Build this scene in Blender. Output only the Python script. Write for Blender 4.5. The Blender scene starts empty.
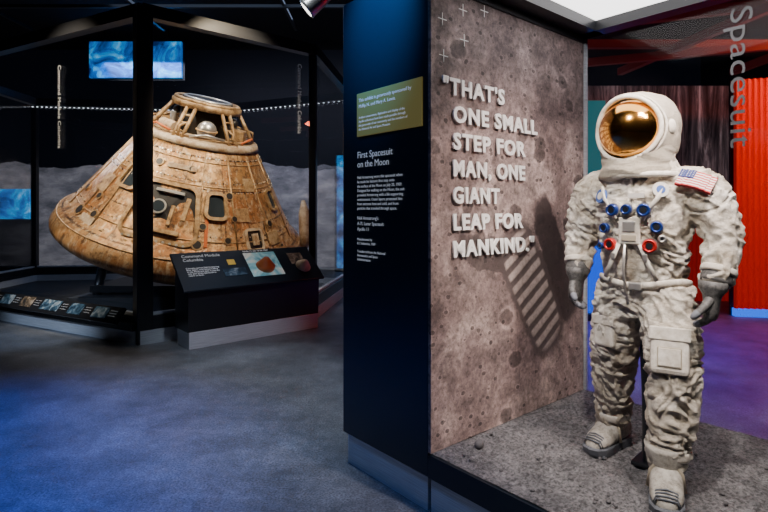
import bpy, bmesh, math, random
from mathutils import Vector, Matrix, noise, Euler
random.seed(7)
D=bpy.data; S=bpy.context.scene
rad=math.radians
H=1.65

# ---------------------------------------------------------------- materials
def mat(name, col=(0.5,0.5,0.5), rough=0.6, metal=0.0, emit=None, es=0.0, spec=0.5):
    m=D.materials.new(name); m.use_nodes=True
    b=m.node_tree.nodes["Principled BSDF"]
    b.inputs["Base Color"].default_value=(*col,1); b.inputs["Roughness"].default_value=rough
    b.inputs["Metallic"].default_value=metal
    b.inputs["Specular IOR Level"].default_value=spec
    if emit: 
        b.inputs["Emission Color"].default_value=(*emit,1); b.inputs["Emission Strength"].default_value=es
    return m
class NT:
    def __init__(s,m): s.m=m; s.t=m.node_tree; s.n=s.t.nodes; s.b=s.n["Principled BSDF"]
    def new(s,t,**k):
        n=s.n.new(t)
        for a,v in k.items(): setattr(n,a,v)
        return n
    def link(s,a,b): s.t.links.new(a,b)
    def coord(s,kind="Object"): return s.new("ShaderNodeTexCoord").outputs[kind]
    def mapping(s,src,scale=(1,1,1),rot=(0,0,0),loc=(0,0,0)):
        n=s.new("ShaderNodeMapping"); s.link(src,n.inputs[0])
        n.inputs["Scale"].default_value=scale; n.inputs["Rotation"].default_value=rot; n.inputs["Location"].default_value=loc
        return n.outputs[0]
    def noise(s,src,scale=5,detail=6,rough=0.6,dist=0.0):
        n=s.new("ShaderNodeTexNoise"); s.link(src,n.inputs["Vector"])
        n.inputs["Scale"].default_value=scale; n.inputs["Detail"].default_value=detail
        n.inputs["Roughness"].default_value=rough; n.inputs["Distortion"].default_value=dist
        return n.outputs["Fac"]
    def vor(s,src,scale=5,feature='F1',out="Distance"):
        n=s.new("ShaderNodeTexVoronoi",feature=feature); s.link(src,n.inputs["Vector"]); n.inputs["Scale"].default_value=scale
        return n.outputs[out]
    def ramp(s,src,stops):
        n=s.new("ShaderNodeValToRGB"); s.link(src,n.inputs[0]); e=n.color_ramp.elements
        while len(e)<len(stops): e.new(0.5)
        for i,(p,c) in enumerate(stops):
            e[i].position=p; e[i].color=(*c,1) if len(c)==3 else c
        return n.outputs[0]
    def math(s,op,a,b=None,c=None,clamp=False):
        n=s.new("ShaderNodeMath",operation=op); n.use_clamp=clamp
        for i,v in enumerate((a,b,c)):
            if v is None: continue
            if isinstance(v,(int,float)): n.inputs[i].default_value=v
            else: s.link(v,n.inputs[i])
        return n.outputs[0]
    def mix(s,f,a,b,blend='MIX'):
        n=s.new("ShaderNodeMix",data_type='RGBA',blend_type=blend)
        for i,v in ((0,f),(6,a),(7,b)):
            if isinstance(v,(int,float)): n.inputs[i].default_value=v
            elif isinstance(v,tuple): n.inputs[i].default_value=(*v,1)
            else: s.link(v,n.inputs[i])
        return n.outputs[2]
    def bump(s,src,strength=0.3,dist=0.02,prev=None):
        n=s.new("ShaderNodeBump"); s.link(src,n.inputs["Height"]); n.inputs["Strength"].default_value=strength
        n.inputs["Distance"].default_value=dist
        if prev: s.link(prev,n.inputs["Normal"])
        s.link(n.outputs[0],s.b.inputs["Normal"]); return n.outputs[0]
    def sep(s,src):
        n=s.new("ShaderNodeSeparateXYZ"); s.link(src,n.inputs[0]); return n.outputs
    def comb(s,x,y,z):
        n=s.new("ShaderNodeCombineXYZ")
        for i,v in enumerate((x,y,z)):
            if isinstance(v,(int,float)): n.inputs[i].default_value=v
            else: s.link(v,n.inputs[i])
        return n.outputs[0]
    def base(s,c): s.link(c,s.b.inputs["Base Color"])

M_black=mat("black_powdercoat",(0.010,0.011,0.014),0.35)
M_dark=mat("charcoal_matt",(0.03,0.033,0.04),0.6)
M_steel=mat("brushed_steel",(0.42,0.45,0.5),0.38,0.3)
n=NT(M_steel); c=n.mapping(n.coord(),(1,1,60)); f=n.noise(c,4,3); n.base(n.ramp(f,[(0.3,(0.45,0.49,0.55)),(0.7,(0.72,0.77,0.84))]))
M_white=mat("white_letter",(0.95,0.94,0.92),0.5)
M_whitetxt=mat("white_print",(0.75,0.78,0.82),0.5,emit=(0.8,0.85,0.9),es=0.25)
M_dimtxt=mat("grey_print",(0.25,0.26,0.28),0.5,emit=(0.5,0.55,0.6),es=0.10)
M_grey_txt=mat("grey_vinyl_letter",(0.14,0.14,0.145),0.5,emit=(0.28,0.27,0.28),es=0.12)
M_ceil=mat("ceiling_black",(0.012,0.012,0.014),0.9)
M_gold=mat("gold_visor",(0.85,0.42,0.10),0.13,1.0)
M_lamp=mat("lamp_glow",(1,1,1),0.5,emit=(1,0.96,0.9),es=4)
M_led=mat("led_dots",(1,1,1),0.5,emit=(0.85,0.9,1),es=2.2)
M_panel=mat("light_diffuser",(0.9,0.9,0.9),0.5,emit=(1,0.97,0.95),es=3.6)

def glassmat(name,tint,gl=0.5):
    m=D.materials.new(name); m.use_nodes=True; t=m.node_tree; t.nodes.clear()
    o=t.nodes.new("ShaderNodeOutputMaterial"); mx=t.nodes.new("ShaderNodeMixShader")
    tr=t.nodes.new("ShaderNodeBsdfTransparent"); g=t.nodes.new("ShaderNodeBsdfGlossy"); fr=t.nodes.new("ShaderNodeLayerWeight"); fr.inputs[0].default_value=.5
    pw=t.nodes.new("ShaderNodeMath"); pw.operation='POWER'; pw.inputs[1].default_value=4.0
    mul=t.nodes.new("ShaderNodeMath"); mul.operation='MULTIPLY_ADD'; mul.inputs[1].default_value=gl; mul.inputs[2].default_value=0.05*gl*2
    tr.inputs[0].default_value=(*tint,1); g.inputs["Roughness"].default_value=0.01
    t.links.new(fr.outputs["Facing"],pw.inputs[0]); t.links.new(pw.outputs[0],mul.inputs[0]); t.links.new(mul.outputs[0],mx.inputs[0]); t.links.new(tr.outputs[0],mx.inputs[1])
    t.links.new(g.outputs[0],mx.inputs[2]); t.links.new(mx.outputs[0],o.inputs[0]); return m
M_glass=glassmat("case_glass",(0.97,0.98,0.99),0.7)
M_glass_low=glassmat("lowiron_glass",(0.99,0.99,1.0),0.08)

M_floor=mat("floor_polished_carpet",(0.1,0.11,0.14),0.5)
n=NT(M_floor); c=n.coord(); f=n.noise(c,2.2,8,0.65); f2=n.noise(c,75,4,0.75); f3=n.noise(c,14,5,0.7)
a=n.ramp(f,[(0.3,(0.10,0.112,0.13)),(0.7,(0.25,0.27,0.31))]); b_=n.ramp(f2,[(0.35,(0.35,0.35,0.35)),(0.65,(1.25,1.25,1.25))])
cc=n.mix(1.0,a,b_,'MULTIPLY'); cc=n.mix(0.7,cc,n.ramp(f3,[(0.35,(0.5,0.5,0.5)),(0.65,(1.1,1.1,1.1))]),'MULTIPLY'); n.base(cc)
n.link(n.ramp(f3,[(0.3,(0.40,)*3),(0.7,(0.60,)*3)]),n.b.inputs["Roughness"]); n.bump(f2,0.25,0.004)

M_mural=mat("lunar_landscape_mural",(0.1,0.1,0.1),0.8)
n=NT(M_mural); c=n.coord(); x,y,z=n.sep(c)
hl=n.noise(n.comb(x,0,0),0.35,5,0.5); hz=n.math('ADD',n.math('MULTIPLY',hl,1.6),2.1)
mk=n.math('LESS_THAN',z,hz)
r1=n.noise(n.mapping(c,(1,1,2.2)),1.2,9,0.65); rc=n.ramp(r1,[(0.3,(0.07,0.075,0.09)),(0.5,(0.24,0.23,0.26)),(0.7,(0.48,0.46,0.48))])
st=n.vor(c,7); sk=n.ramp(st,[(0.0,(0.8,0.85,1)),(0.035,(0.003,0.004,0.008)),(1,(0.003,0.004,0.008))])
cl=n.mix(mk,sk,rc); n.base(cl); n.link(cl,n.b.inputs["Emission Color"]); n.b.inputs["Emission Strength"].default_value=0.45

M_wall=mat("wall_dark_paint",(0.02,0.02,0.026),0.8)
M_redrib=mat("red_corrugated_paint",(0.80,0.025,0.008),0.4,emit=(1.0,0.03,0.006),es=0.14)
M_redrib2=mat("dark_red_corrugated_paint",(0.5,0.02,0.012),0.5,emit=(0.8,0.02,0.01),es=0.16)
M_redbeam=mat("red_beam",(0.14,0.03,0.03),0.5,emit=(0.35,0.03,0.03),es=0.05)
M_screenblue=mat("blue_screen",(0,0,0),0.3)
n=NT(M_screenblue); c=n.coord(); f=n.noise(c,1.6,6,0.6,1.0); cl=n.ramp(f,[(0.38,(0.0,0.015,0.09)),(0.5,(0.0,0.12,0.50)),(0.6,(0.03,0.4,0.85)),(0.75,(0.7,0.85,1))])
n.base(cl); n.link(cl,n.b.inputs["Emission Color"]); n.b.inputs["Emission Strength"].default_value=1.0
M_teal=mat("teal_backlit_graphic",(0.02,0.2,0.22),0.5,emit=(0.02,0.30,0.33),es=0.35)
M_bluepanel=mat("blue_backlit_panel",(0.0,0.05,0.4),0.5,emit=(0.0,0.10,0.9),es=0.9)
M_bluelight=mat("blue_led_strip",(0,0.1,0.4),0.5,emit=(0.0,0.14,1.0),es=1.4)
M_photo=mat("dark_photo_mural",(0.1,0.1,0.1),0.7)
n=NT(M_photo); c=n.coord(); f=n.noise(n.mapping(c,(5,5,0.5)),1.2,7,0.7,0.6)
cl=n.ramp(f,[(0.38,(0.02,0.014,0.016)),(0.50,(0.09,0.06,0.065)),(0.58,(0.26,0.17,0.17)),(0.70,(0.55,0.46,0.47))]); n.base(cl)
n.link(cl,n.b.inputs["Emission Color"]); n.b.inputs["Emission Strength"].default_value=0.35

def regolith(name,dark,light,scale=1.0):
    m=mat(name,light,0.95); n=NT(m); c=n.coord(); f=n.noise(c,6*scale,9,0.7); f2=n.noise(c,55*scale,5,0.75); v=n.vor(c,14*scale)
    a=n.ramp(f,[(0.3,dark),(0.7,light)]); n.base(n.mix(0.9,a,n.ramp(f2,[(0.38,(0.22,)*3),(0.6,(1.2,)*3)]),'MULTIPLY'))
    b1=n.bump(f2,1.0,0.016); b2=n.bump(v,0.35,0.02,b1); return m
M_reg=regolith("moon_dust",(0.09,0.088,0.095),(0.31,0.30,0.31))
M_rock=mat("moon_rock",(0.12,0.115,0.12),0.9)

M_quote=mat("lunar_surface_print",(0.4,0.33,0.3),0.75)
n=NT(M_quote); c=n.coord(); x,y,z=n.sep(c)
f=n.noise(c,1.4,10,0.65,0.5); f2=n.noise(c,34,7,0.8); f4=n.noise(c,6,9,0.7,0.5); v=n.vor(n.mapping(c,(1,1,1.25)),3.2); v2=n.vor(n.mapping(c,(1,1,1.4)),10); v3=n.vor(n.mapping(c,(1,1,1.3)),30)
a=n.ramp(f,[(0.36,(0.13,0.09,0.087)),(0.5,(0.27,0.195,0.18)),(0.62,(0.46,0.35,0.32))])
a=n.mix(0.65,a,n.ramp(f2,[(0.40,(0.4,)*3),(0.58,(1.25,)*3)]),'MULTIPLY')
a=n.mix(0.8,a,n.ramp(f4,[(0.38,(0.42,)*3),(0.58,(1.2,)*3)]),'MULTIPLY')
vv=n.math('ADD',v,n.math('MULTIPLY',n.math('SUBTRACT',f4,0.5),0.22))
a=n.mix(0.85,a,n.ramp(vv,[(0.08,(0.35,)*3),(0.20,(0.5,)*3),(0.24,(1.5,)*3),(0.33,(1,1,1))]),'MULTIPLY')
vw=n.math('ADD',v2,n.math('MULTIPLY',n.math('SUBTRACT',f2,0.5),0.12))
a=n.mix(0.8,a,n.ramp(vw,[(0.09,(0.22,)*3),(0.17,(0.4,)*3),(0.20,(1.4,)*3),(0.27,(1,)*3)]),'MULTIPLY')
a=n.mix(0.6,a,n.ramp(v3,[(0.10,(0.3,)*3),(0.22,(1.15,)*3)]),'MULTIPLY')
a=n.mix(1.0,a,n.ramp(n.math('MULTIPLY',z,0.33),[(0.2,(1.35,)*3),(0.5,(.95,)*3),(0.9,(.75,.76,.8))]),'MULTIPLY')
def rotbox(cx,cz,ang,hw,hl,wob=0.08):
    w=n.math('MULTIPLY',n.math('SUBTRACT',n.noise(c,7,4),0.5),wob)
    dx=n.math('ADD',n.math('SUBTRACT',x,cx),w); dz=n.math('ADD',n.math('SUBTRACT',z,cz),w); ca,sa=math.cos(ang),math.sin(ang)
    u=n.math('ADD',n.math('MULTIPLY',dx,ca),n.math('MULTIPLY',dz,sa)); q=n.math('SUBTRACT',n.math('MULTIPLY',dz,ca),n.math('MULTIPLY',dx,sa))
    e=n.math('ADD',n.math('POWER',n.math('ABSOLUTE',n.math('DIVIDE',u,hl)),4.0),n.math('POWER',n.math('ABSOLUTE',n.math('DIVIDE',q,hw)),4.0))
    return n.math('SUBTRACT',1.0,n.math('DIVIDE',n.math('SUBTRACT',e,0.8),0.5),clamp=True),u,q
mk0,_,_=rotbox(1.22,1.30,rad(-66),0.12,0.46,.12); a=n.mix(n.math('MULTIPLY',mk0,0.9),a,(0.035,0.025,0.025))
mk3,_,_=rotbox(0.72,1.34,rad(-12),0.10,0.52,.14); a=n.mix(n.math('MULTIPLY',mk3,0.75),a,(0.05,0.037,0.035))
mk4,_,_=rotbox(0.95,1.12,rad(-58),0.205,0.48,wob=0.05); a=n.mix(n.math('MULTIPLY',mk4,0.8),a,(0.09,0.067,0.063))
mk1,u1,q1=rotbox(0.95,1.12,rad(-58),0.165,0.42,wob=0.03)
uw=n.math('ADD',u1,n.math('MULTIPLY',n.math('SUBTRACT',f4,0.5),0.02))
bars=n.ramp(n.math('FRACT',n.math('MULTIPLY',uw,11.0)),[(0.0,(0.10,0.075,0.07)),(0.3,(0.13,0.10,0.095)),(0.42,(0.60,0.48,0.44)),(0.8,(0.52,0.42,0.38)),(0.95,(0.10,0.075,0.07))])
bars=n.mix(0.6,bars,n.ramp(f2,[(0.38,(0.5,)*3),(0.6,(1.15,)*3)]),'MULTIPLY')
a=n.mix(n.math('MULTIPLY',mk1,0.88),a,bars)
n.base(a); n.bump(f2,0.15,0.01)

M_cap=mat("scorched_capsule_skin",(0.5,0.33,0.18),0.5,0.4)
n=NT(M_cap); c=n.coord(); x,y,z=n.sep(c)
th=n.math('ARCTAN2',y,x); pv=n.comb(n.math('MULTIPLY',th,1.35),z,0)
br=n.new("ShaderNodeTexBrick"); n.link(pv,br.inputs["Vector"]); br.inputs["Scale"].default_value=1.0
br.inputs["Brick Width"].default_value=0.62; br.inputs["Row Height"].default_value=0.42; br.inputs["Mortar Size"].default_value=0.010
br.inputs["Color1"].default_value=(0.50,0.27,0.10,1); br.inputs["Color2"].default_value=(0.68,0.42,0.20,1); br.inputs["Mortar"].default_value=(0.06,0.028,0.014,1)
br.offset=0.35
f=n.noise(c,1.5,9,0.7,0.6); f2=n.noise(n.mapping(c,(6,6,1.0)),2.5,8,0.75); f3=n.noise(c,9,8,0.8); f5=n.noise(n.mapping(c,(1.8,1.8,.6)),3.2,9,0.75,1.0)
a=n.mix(n.ramp(f,[(0.45,(0,)*3),(0.58,(1,)*3)]),br.outputs[0],(0.42,0.175,0.055))
a=n.mix(n.ramp(f2,[(0.51,(0,)*3),(0.62,(0.85,)*3)]),a,(0.78,0.62,0.42))
a=n.mix(n.ramp(f3,[(0.50,(0,)*3),(0.61,(0.85,)*3)]),a,(0.14,0.07,0.035))
a=n.mix(n.ramp(f5,[(0.53,(0,)*3),(0.62,(0.85,)*3)]),a,(0.07,0.038,0.024))
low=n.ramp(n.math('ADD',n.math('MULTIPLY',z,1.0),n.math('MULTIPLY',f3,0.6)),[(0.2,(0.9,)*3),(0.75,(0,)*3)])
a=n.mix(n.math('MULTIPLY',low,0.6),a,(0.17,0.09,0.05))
n.base(a); n.link(n.ramp(f3,[(0.3,(0.22,)*3),(0.7,(0.55,)*3)]),n.b.inputs["Roughness"])
b1=n.bump(f3,0.45,0.02); n.bump(br.outputs["Fac"],-0.5,0.02,b1)
M_capdark=mat("capsule_interior_dark",(0.015,0.012,0.011),0.5)
M_capframe=mat("capsule_frame_tan",(0.46,0.33,0.2),0.5,0.3)
n=NT(M_capframe); f=n.noise(n.coord(),8,7,0.7); n.base(n.ramp(f,[(0.35,(0.15,0.075,0.03)),(0.5,(0.42,0.26,0.12)),(0.7,(0.62,0.46,0.28))]))
M_capwhite=mat("capsule_white_deck",(0.62,0.58,0.5),0.5)
n=NT(M_capwhite); f=n.noise(n.coord(),6,7,0.7); n.base(n.ramp(f,[(0.38,(0.30,0.18,0.09)),(0.6,(0.64,0.52,0.38))]))
M_alu=mat("aluminium_fitting",(0.6,0.58,0.55),0.35,0.8)
M_orange=mat("orange_wiring",(0.6,0.14,0.03),0.5)
M_capglass=mat("capsule_window_glass",(0.03,0.04,0.05),0.08)

M_suit=mat("beta_cloth",(0.7,0.67,0.6),0.75)
n=NT(M_suit); c=n.coord(); x,y,z=n.sep(c); f=n.noise(c,5,8,0.65,0.4); f2=n.noise(n.mapping(c,(1,1,1.6)),20,7,0.75,0.6); f3=n.noise(c,220,2,0.5); f6=n.noise(c,2.6,8,0.7,.8)
a=n.ramp(f,[(0.3,(0.50,0.43,0.34)),(0.5,(0.77,0.72,0.64)),(0.7,(0.88,0.85,0.79))])
a=n.mix(0.8,a,n.ramp(f2,[(0.36,(0.42,0.37,0.30)),(0.56,(1.05,)*3)]),'MULTIPLY')
a=n.mix(0.6,a,n.ramp(f6,[(0.40,(0.58,0.51,0.42)),(0.55,(1.0,)*3)]),'MULTIPLY')
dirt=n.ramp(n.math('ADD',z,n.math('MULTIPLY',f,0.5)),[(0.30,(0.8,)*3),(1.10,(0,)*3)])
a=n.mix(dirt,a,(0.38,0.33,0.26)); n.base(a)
b1=n.bump(f2,0.9,0.018); n.bump(f3,0.2,0.002,b1); n.b.inputs["Sheen Weight"].default_value=0.1
M_suit2=mat("patch_cloth",(0.72,0.69,0.62),0.7)
n=NT(M_suit2); f=n.noise(n.coord(),18,6,0.7); n.base(n.ramp(f,[(0.3,(0.48,0.42,0.34)),(0.65,(0.80,0.76,0.69))])); n.bump(f,0.5,0.008)
M_seam=mat("seam_cloth",(0.38,0.33,0.25),0.8)
M_boot=mat("dusty_boot_cloth",(0.5,0.47,0.42),0.8)
n=NT(M_boot); f=n.noise(n.coord(),16,7,0.75); n.base(n.ramp(f,[(0.35,(0.22,0.20,0.17)),(0.5,(0.44,0.41,0.36)),(0.68,(0.62,0.59,0.53))])); n.bump(f,0.7,0.010)
M_glove=mat("glove_metal_weave",(0.12,0.12,0.13),0.6,0.2)
n=NT(M_glove); f=n.noise(n.coord(),70,4,0.7); n.base(n.ramp(f,[(0.3,(0.04,0.04,0.042)),(0.7,(0.18,0.175,0.17))])); n.bump(f,0.5,0.004)
M_tip=mat("glove_rubber_tip",(0.17,0.18,0.21),0.6)
M_sole=mat("boot_rubber",(0.12,0.13,0.15),0.7)
M_blueanod=mat("blue_anodised",(0.02,0.05,0.25),0.3,0.5)
M_redanod=mat("red_anodised",(0.55,0.02,0.02),0.3,0.4)
M_flagred=mat("flag_red",(0.42,0.01,0.015),0.7); M_flagblue=mat("flag_blue",(0.01,0.025,0.14),0.7); M_flagwhite=mat("flag_white",(0.6,0.57,0.53),0.7)
M_patch=mat("round_patch_blue",(0.05,0.11,0.35),0.7)
M_olive=mat("olive_gold_plaque",(0.36,0.29,0.08),0.5,emit=(0.36,0.29,0.08),es=0.2)
M_signface=mat("sign_navy_black",(0.010,0.018,0.028),0.35)
def picmat(name,cols,scale=6,es=0.35):
    m=mat(name,cols[0],0.35); n=NT(m); f=n.noise(n.coord(),scale,5,0.6,0.8); k=len(cols)
    cl=n.ramp(f,[(0.38+0.26*i/(k-1),cc) for i,cc in enumerate(cols)]); n.base(cl); n.link(cl,n.b.inputs["Emission Color"]); n.b.inputs["Emission Strength"].default_value=es; return m
M_pic1=picmat("print_photo_teal",[(0.03,0.22,0.30),(0.25,0.50,0.55),(0.70,0.72,0.66)],4,.3)
M_yellow=mat("print_yellow",(0.75,0.5,0.08),0.5,emit=(0.75,0.5,0.08),es=.2)
M_pic2=picmat("print_photo_blue",[(0.01,0.025,0.045),(0.04,0.09,0.14),(0.25,0.30,0.34)],10,0.1)
M_pic3=picmat("print_photo_tan",[(0.02,0.02,0.02),(0.12,0.09,0.06),(0.3,0.25,0.20)],12,0.1)

# ---------------------------------------------------------------- mesh builder
class MB:
    def __init__(s): s.v=[]; s.f=[]; s.mi=[]; s.mats=[]; s.sm=[]
    def m(s,mt):
        if mt not in s.mats: s.mats.append(mt)
        return s.mats.index(mt)
    def add(s,vs,fs,mt,smooth=False,T=None):
        o=len(s.v); s.v+= [ (T@Vector(p) if T else Vector(p)) for p in vs]; k=s.m(mt)
        for f in fs: s.f.append([i+o for i in f]); s.mi.append(k); s.sm.append(smooth)
    def box(s,c,sz,mt,T=None,bev=0.0):
        x,y,z=[q/2 for q in sz]; c=Vector(c)
        if bev<=0:
            vs=[c+Vector((i*x,j*y,k*z)) for k in(-1,1) for j in(-1,1) for i in(-1,1)]
            s.add(vs,[(0,2,3,1),(4,5,7,6),(0,1,5,4),(2,6,7,3),(0,4,6,2),(1,3,7,5)],mt,False,T)
        else:
            bm=bmesh.new(); bmesh.ops.create_cube(bm,size=1); 
            for v in bm.verts: v.co=Vector((v.co.x*2*x,v.co.y*2*y,v.co.z*2*z))
            bmesh.ops.bevel(bm,geom=bm.edges[:],offset=bev,segments=2,affect='EDGES',profile=0.5)
            bm.verts.index_update(); vs=[c+v.co for v in bm.verts]; fs=[[v.index for v in f.verts] for f in bm.faces]; bm.free()
            s.add(vs,fs,mt,False,T)
    def loft(s,rings,mt,smooth=True,T=None,caps=True):
        n=len(rings[0]); vs=[p for r in rings for p in r]; fs=[]
        for i in range(len(rings)-1):
            for j in range(n):
                a=i*n+j; b=i*n+(j+1)%n; fs.append((a,b,b+n,a+n))
        if caps: fs.append(tuple(reversed(range(n)))); fs.append(tuple(range((len(rings)-1)*n,len(rings)*n)))
        s.add(vs,fs,mt,smooth,T)
    def tube(s,pts,rs,mt,n=16,T=None,flat=1.0,up=None,caps=True,smooth=True,dome=False):
        pts=[Vector(p) for p in pts]; 
        if not hasattr(rs,'__len__'): rs=[rs]*len(pts)
        rings=[]; u=None
        for i,p in enumerate(pts):
            d=(pts[min(i+1,len(pts)-1)]-pts[max(i-1,0)]).normalized()
            if u is None:
                r=Vector(up) if up else (Vector((0,0,1)) if abs(d.z)<0.9 else Vector((1,0,0)))
                u=(r-d*r.dot(d)).normalized()
            else: u=(u-d*u.dot(d)).normalized()
            w=d.cross(u)
            if dome and i==0: rings.append([p-d*rs[0]*0.8+(u*math.cos(2*math.pi*k/n)+w*flat*math.sin(2*math.pi*k/n))*rs[0]*0.5 for k in range(n)])
            rings.append([p+(u*math.cos(2*math.pi*k/n)+w*flat*math.sin(2*math.pi*k/n))*rs[i] for k in range(n)])
            if dome and i==len(pts)-1: rings.append([p+d*rs[-1]*0.8+(u*math.cos(2*math.pi*k/n)+w*flat*math.sin(2*math.pi*k/n))*rs[-1]*0.5 for k in range(n)])
        s.loft(rings,mt,smooth,T,caps)
    def cyl(s,p0,p1,r,mt,n=24,T=None,r1=None): s.tube([p0,p1],[r,r if r1 is None else r1],mt,n,T,smooth=False)
    def sphere(s,c,r,mt,seg=24,T=None,sc=(1,1,1)):
        c=Vector(c); rings=[]
        for i in range(1,seg//2):
            a=math.pi*i/(seg//2); rings.append([c+Vector((math.sin(a)*math.cos(2*math.pi*k/seg)*sc[0],math.sin(a)*math.sin(2*math.pi*k/seg)*sc[1],-math.cos(a)*sc[2]))*r for k in range(seg)])
        s.loft(rings,mt,True,T)
    def torus(s,c,R,r,mt,N=40,n=10,T=None,sc=(1,1)):
        vs=[];fs=[]; c=Vector(c)
        for i in range(N):
            a=2*math.pi*i/N
            for j in range(n):
                b=2*math.pi*j/n; q=R+r*math.cos(b); vs.append(c+Vector((q*math.cos(a)*sc[0],q*math.sin(a)*sc[1],r*math.sin(b))))
        for i in range(N):
            for j in range(n):
                fs.append((i*n+j,((i+1)%N)*n+j,((i+1)%N)*n+(j+1)%n,i*n+(j+1)%n))
        s.add(vs,fs,mt,True,T)
    def obj(s,name,parent=None,loc=(0,0,0),rot=(0,0,0),matrix=None):
        me=D.meshes.new(name); me.from_pydata([tuple(v) for v in s.v],[],s.f)
        for m_ in s.mats: me.materials.append(m_)
        for p,k,q in zip(me.polygons,s.mi,s.sm): p.material_index=k; p.use_smooth=q
        bm=bmesh.new(); bm.from_mesh(me); bmesh.ops.recalc_face_normals(bm,faces=bm.faces[:]); bm.to_mesh(me); bm.free()
        o=D.objects.new(name,me); S.collection.objects.link(o); o.location=loc; o.rotation_euler=rot
        if matrix is not None: o.matrix_world=matrix
        if parent: o.parent=parent
        return o
def empty(name,loc=(0,0,0),rot=(0,0,0)):
    o=D.objects.new(name,None); o.location=loc; o.rotation_euler=rot; o.empty_display_size=0.1; S.collection.objects.link(o); return o
def frame(o,xa,ya):
    xa=Vector(xa).normalized(); ya=Vector(ya).normalized(); za=xa.cross(ya)
    return Matrix(((xa.x,ya.x,za.x,o[0]),(xa.y,ya.y,za.y,o[1]),(xa.z,ya.z,za.z,o[2]),(0,0,0,1)))
def text(name,body,size,mt,M=None,loc=(0,0,0),rot=(0,0,0),parent=None,extrude=0.001,bold=0.0,width=None,line=1.0,align='LEFT',spc=1.0):
    cu=D.curves.new(name,'FONT'); cu.body=body; cu.size=size; cu.extrude=extrude; cu.offset=bold; cu.space_line=line; cu.align_x=align
    cu.space_character=spc
    cu.resolution_u=3; cu.materials.append(mt)
    o=D.objects.new(name,cu); S.collection.objects.link(o)
    if width:
        bpy.context.view_layer.update(); w=o.dimensions.x
        if w>0: o.scale=(width/w,1,1)
    sc=o.scale.copy()
    if M is not None: o.matrix_world=M@Matrix.Diagonal((sc.x,1,1,1))
    else: o.location=loc; o.rotation_euler=rot
    if parent: o.parent=parent
    return o

# ---------------------------------------------------------------- room
b=MB(); b.box((-1.5,5.25,-0.05),(21,19.5,0.1),M_floor); b.obj("floor")
b=MB(); b.box((-1.5,5.25,6.25),(21,19.5,0.1),M_ceil); b.obj("ceiling")
b=MB(); b.box((-1.5,15.05,3.1),(21,0.1,6.2),M_mural); b.obj("wall_back")
b=MB(); b.box((-12.05,5.25,3.1),(0.1,19.5,6.2),M_wall); b.obj("wall_left")
b=MB(); b.box((9.05,5.25,3.1),(0.1,19.5,6.2),M_wall); b.obj("wall_right")
b=MB(); b.box((-1.5,-4.55,3.1),(21,0.1,6.2),M_wall); b.obj("wall_front")

# ---------------------------------------------------------------- suit exhibit
ANG=math.atan2(0.646,0.763)
C=(0.238,2.86,0)
pil=empty("exhibit_partition_pillar",C,(0,0,ANG))
L=1.62; W=0.785; ZF=0.335
b=MB(); b.box((L/2,W/2,(0.2+2.99)/2),(L,W,2.79),M_signface,bev=0.006); b.obj("core",pil)
b=MB(); b.box((L/2,W/2-0.0,0.1),(L-0.05,W-0.05,0.2),M_steel); b.obj("kick_base",pil)
b=MB(); b.box((L-0.012,-0.016,(ZF+2.87)/2),(0.03,0.035,2.87-ZF),M_steel); b.box((L/2,-0.016,2.90),(L,0.035,0.06),M_black); b.obj("panel_trim",pil)
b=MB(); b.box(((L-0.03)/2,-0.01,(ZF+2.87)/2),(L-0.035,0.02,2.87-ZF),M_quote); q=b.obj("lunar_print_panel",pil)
lines=[('"THAT\'S',0.075,0.62),("ONE SMALL",0.16,0.97),("STEP FOR",0.16,0.84),("MAN, ONE",0.158,0.83),("GIANT",0.158,0.57),("LEAP FOR",0.158,0.81),('MANKIND."',0.158,0.93)]
for i,(t,s0,s1) in enumerate(lines):
    text("quote_line_%d"%(i+1),t,0.124,M_white,loc=(s0,-0.036,2.295-0.151*i),rot=(rad(90),0,0),parent=pil,extrude=0.005,bold=0.0042,width=s1-s0,spc=1.15)
b=MB()
for (s0,z0) in ((0.09,2.70),(0.26,2.79),(0.10,2.50),(0.45,2.83),(0.27,2.62)):
    b.box((s0,-0.022,z0),(0.07,0.002,0.005),M_white); b.box((s0,-0.022,z0),(0.005,0.002,0.07),M_white)
b.obj("registration_crosses",pil)
def st(name,body,size,y,z,**k): return text(name,body,size,k.pop('mt',M_whitetxt),loc=(-0.008,y,z),rot=(rad(90),0,rad(-90)),parent=pil,extrude=0.0006,**k)
b=MB(); b.box((-0.005,0.33,2.245),(0.01,0.585,0.27),M_olive,bev=0.003); b.obj("sponsor_plaque",pil)
st("sponsor_text","This exhibit is generously sponsored by\nPhillip N. and Mary A. Lewis.",0.030,0.60,2.325,line=1.25).location.x=-0.012
st("sponsor_small","Artifact conservation, digitization and display of the\nApollo collections have been made possible through\nthe generosity of our community and the members of\nthe National Air and Space Museum.",0.0205,0.60,2.22,line=1.2).location.x=-0.012
st("heading","First Spacesuit\non the Moon",0.058,0.62,1.975,line=1.0)
st("body","Neil Armstrong wore this spacesuit when\nhe made his historic first step onto\nthe surface of the Moon on July 20, 1969.\nDesigned for walking on the Moon, the suit\nprovided Armstrong with a life-supporting\nenvironment. Outer layers protected him\nfrom extreme heat and cold, and from\nparticles that traveled through space.",0.025,0.62,1.845,line=1.1)
st("subheading","Neil Armstrong's\nA-7L Lunar Spacesuit\nApollo 11",0.030,0.62,1.59,line=1.15)
st("credits","Manufactured by\nILC Industries, 1969\n\nTransferred from the National\nAeronautics and Space\nAdministration",0.022,0.62,1.46,line=1.15)
case=empty("spacesuit_display_case",C,(0,0,ANG))
DP=1.75
b=MB(); b.box((L/2,-DP/2,0.25),(L,DP,0.10),M_signface)
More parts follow.
